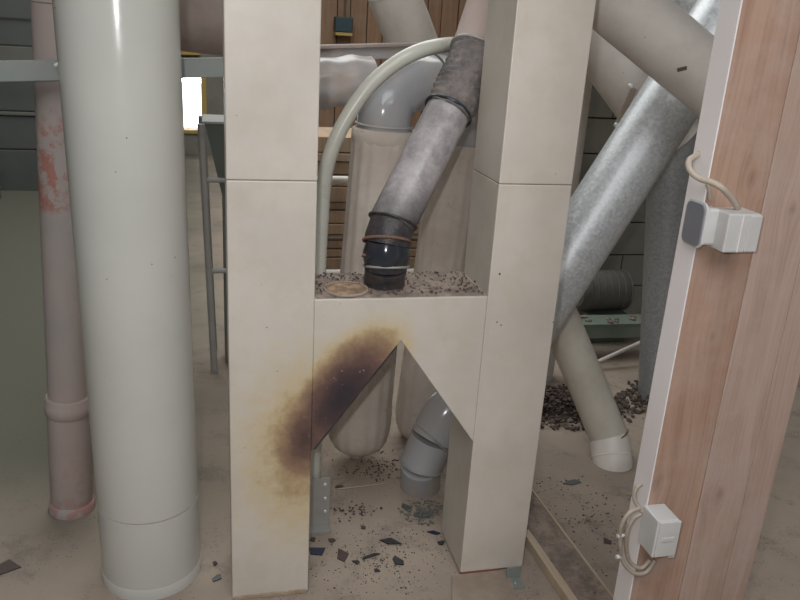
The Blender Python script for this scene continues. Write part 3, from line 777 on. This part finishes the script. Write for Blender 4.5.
# rounded dark cover on the left side of the rear shell
def roundrect_x(x0, x1, yc, zc, hy, hz, rad):
    pts = []
    for cx, cy, a0 in ((1, 1, 0), (-1, 1, 90), (-1, -1, 180), (1, -1, 270)):
        for k in range(7):
            a = math.radians(a0 + 90 * k / 6); pts.append((yc + cx * (hy - rad) + rad * math.cos(a), zc + cy * (hz - rad) + rad * math.sin(a)))
    mb = MB(); n = len(pts)
    mb.add([(x0, y, z) for y, z in pts] + [(x1, y, z) for y, z in pts], [list(range(n)), list(range(2 * n - 1, n - 1, -1))] + [[i, (i + 1) % n, n + (i + 1) % n, n + i] for i in range(n)])
    return mb
yc_, zc_ = 1.352, (zb + ztp) / 2 + .004
roundrect_x(XP - .013, XP - .009, yc_, zc_, .034, .046, .014).build('cover_rim', 'boxw', UB)
roundrect_x(XP - .016, XP - .0125, yc_, zc_, .030, .042, .014).build('side_cover', 'boxg', UB)['label'] = 'dark grey rounded side cover'
cb = [at(738, 209, 1.32), at(733, 200, 1.315), at(722, 188, 1.31), at(711, 182, 1.325), at(699, 178, 1.345), at(690, 170, 1.36), at(689, 161, 1.375), at(695, 156, 1.39), at(703, 152, 1.39)]
tag(MB().tube(smooth(cb, 8), .0062, 12).build('cable', 'cable', None, cb[0]), 'dusty cable looping from the upper junction box to the white edge', 'cable')
c3 = [at(710, 200, 1.345), at(709, 190, 1.345), at(707, 184, 1.347)]
tag(MB().tube(smooth(c3, 6), .004, 10).build('cable_clip', 'cable', None, c3[0]), 'small upright clip between upper junction box and its looped cable', 'clip')
# lower box
w0 = at(655, 522, 1.285); w1 = at(678, 556, 1.285)
LB = thing('junction_box', 'lower white junction box near the foot of the timber post', 'box', ((w0.x + w1.x) / 2, YP, w1.z))
zb2, zt2 = at(655, 558, 1.285).z, at(655, 522, 1.285).z
XL = at(655, 540, 1.285).x; XR = at(676, 540, 1.285).x
MB().box(XL, XR, 1.285, YP + .0, zb2, zt2, .003).build('housing', 'boxw', LB)
MB().box(XL + .004, XR + .003, 1.2815, 1.290, zb2 + .004, zt2 - .003, .001).build('lid', 'boxw', LB)
MB().box(XR - .008, XR + .008, 1.288, YP, zb2 - .008, zb2 + .006, .002).build('cable_entry', 'boxw', LB)
MB().box(XL + .015, XR - .008, 1.279, 1.283, zb2 + .045, zb2 + .055, .001).build('embossed_tab', 'boxw', LB)
def loop(pts, lb): tag(MB().tube(smooth(pts, 8), .0048, 12).build('cable', 'cable', None, pts[0]), lb, 'cable')
loop([at(640, 508, 1.335), at(629, 513, 1.33), at(621, 527, 1.325), at(620, 545, 1.325), at(623, 562, 1.325), at(634, 573, 1.33), at(646, 572, 1.335), at(655, 560, 1.335)], 'outer dusty cable loop hanging left of the lower junction box')
loop([at(641, 514, 1.34), at(633, 519, 1.34), at(627, 532, 1.335), at(626, 548, 1.335), at(630, 562, 1.335), at(641, 568, 1.335), at(650, 560, 1.335)], 'inner dusty cable loop tucked inside the outer one at lower box')
loop([at(642, 512, 1.34), at(636, 503, 1.345), at(634, 495, 1.345), at(637, 487, 1.345), at(641, 484, 1.348)], 'short cable rising above the lower junction box on the white edge')
for (px, py, lb) in ((617, 536, 'upper small peg on the outer cable loop'), (616, 557, 'lower small peg on the outer cable loop')):
    p = at(px, py, 1.325); tag(MB().tube([p, p + Vector((.010, 0, 0)), p + Vector((.018, 0, 0))], [.005, .005, .003], 10).build('cable_peg', 'boxw', None, p), lb, 'peg')

# ------------------------------------------------------------------ planks on the floor lower right
d0, d1 = fl(534, 500), fl(640, 643)
dv = (d1 - d0).normalized(); nv = Vector((dv.y, -dv.x, 0))
if nv.x > 0: nv = -nv
FP = thing('floor_plank', 'dusty flat plank on the floor from right duct leg toward camera', 'plank', (d0 + d1) / 2)
slab(d0 - dv * .05 + nv * .055 + Vector((0, 0, .0125)), d1 + nv * .055 + Vector((0, 0, .0125)), .025, .11, .003).build('board', 'dust', FP)
slab(d0 - dv * .05 + nv * .002 + Vector((0, 0, .0285)), d1 + nv * .002 + Vector((0, 0, .0285)), .007, .006, .001).build('raised_edge', 'batten', FP)
s0_, s1_ = fl(524, 538), fl(586, 630)
tag(slab(s0_ + Vector((0, 0, .018)), s1_ + Vector((0, 0, .018)), .036, .026, .003).build('batten', 'batten', None, s0_), 'narrow pale wooden batten beside the floor plank at right duct leg', 'batten')
pp = [fl(452, 577), fl(508, 571), fl(520, 612), fl(452, 640)]
mb = MB(); n = 4
mb.add([v + Vector((0, 0, .0)) for v in pp] + [v + Vector((0, 0, .008)) for v in pp], [(0, 1, 2, 3), (4, 5, 6, 7)] + [(i, (i + 1) % 4, 4 + (i + 1) % 4, 4 + i) for i in range(4)])
tag(mb.build('floor_board', 'boarddust', None, pp[0]), 'thin tan board on floor in front of the right duct leg', 'board')

# ------------------------------------------------------------------ shards and sticks on the floor
def shard(px, py, L, Wd, ang, mat, label, th=.003, z=0.0):
    c = fl(px, py, z); n = random.randint(4, 5); pts = []; L *= 1.2; Wd *= 1.2; ph = random.uniform(0, 1.5)
    for i in range(n):
        a = ph + 2 * math.pi * i / n + random.uniform(-.4, .4); k = random.uniform(.7, 1.2)
        pts.append((math.cos(a) * L / 2 * k, math.sin(a) * Wd / 2 * k))
    ca, sa = math.cos(ang), math.sin(ang)
    lo = []; hi = []
    for x_, y_ in pts:
        X_, Y_ = x_ * ca - y_ * sa, x_ * sa + y_ * ca; w_ = .0008 + abs(noise.noise(Vector((x_ * 30, y_ * 30, px)))) * .008
        lo.append(c + Vector((X_, Y_, w_))); hi.append(c + Vector((X_ * .97, Y_ * .97, w_ + th)))
    mb = MB(); mb.add(lo + hi, [list(range(n)), list(range(n, 2 * n))] + [[i, (i + 1) % n, n + (i + 1) % n, n + i] for i in range(n)])
    tag(mb.build('plastic_shard', mat, None, c), label, 'shard', 'burnt plastic shards on the floor')
shard(317, 552, .055, .050, .2, 'flakeb', 'blue-black shard against the foot of the left duct leg')
shard(342, 556, .034, .055, .1, 'flakebr', 'brown squarish shard right of the blue-black shard by left leg')
shard(389, 542, .075, .035, -.35, 'flake', 'longest black shard in the middle between the duct feet')
shard(371, 557, .070, .014, .15, 'flake', 'thin sliver of black plastic below the longest shard')
shard(398, 562, .033, .052, .5, 'flake', 'chunky black shard nearest right of the thin sliver')
shard(356, 563, .016, .022, .8, 'flake', 'small black chip left of the thin sliver')
shard(377, 571, .016, .016, .3, 'flake', 'small black chip nearest the bottom below the chunky shard')
shard(313, 541, .025, .02, .3, 'flakebr', 'small brown chip above the blue-black shard by left leg')
shard(332, 541, .018, .02, .9, 'flakebr', 'small brown chip above the brown squarish shard')
shard(363, 528, .020, .018, .9, 'flakebr', 'small brown chip above the longest black shard')
shard(434, 533, .045, .022, -.4, 'flakeb', 'dark shard beside the right duct leg, farther of two')
shard(441, 544, .025, .018, -.6, 'flake', 'dark chip at the corner of the right duct leg, nearer of two')
shard(423, 515, .060, .05, .4, 'panel', 'large grey-blue shard in front of the grey plastic elbow')
shard(406, 508, .040, .04, 1.0, 'panel', 'grey-blue shard left of the larger one at plastic elbow')
shard(6, 568, .075, .06, .3, 'flakebr', 'dark lump at the bottom left edge of the floor')
shard(217, 579, .035, .022, .7, 'flake', 'black chip between wide cream duct and left duct leg, nearer one')
shard(215, 564, .016, .018, .2, 'flake', 'tiny black chip between wide cream duct and left leg, farther one')
shard(572, 483, .060, .03, .1, 'panel', 'dark shard on the floor below the leaning cream pipe')
shard(607, 542, .030, .028, .4, 'flakebr', 'dark chip on the floor left of the timber post')
shard(539, 505, .025, .018, .4, 'flake', 'black chip at the far end of the floor plank')
shard(386, 428, .030, .03, .4, 'flake', 'black chip on floor between the beige canisters')
shard(338, 487, .03, .012, .1, 'flakebr', 'brown chip at the left end of the straw stick')
t0, t1 = fl(336, 490), fl(386, 484)
tag(MB().tube([t0 + Vector((0, 0, .003)), t1 + Vector((0, 0, .003))], .0022, 8).build('straw_stick', 'straw', None, t0), 'thin pale stick lying on the floor below the left canister', 'stick')
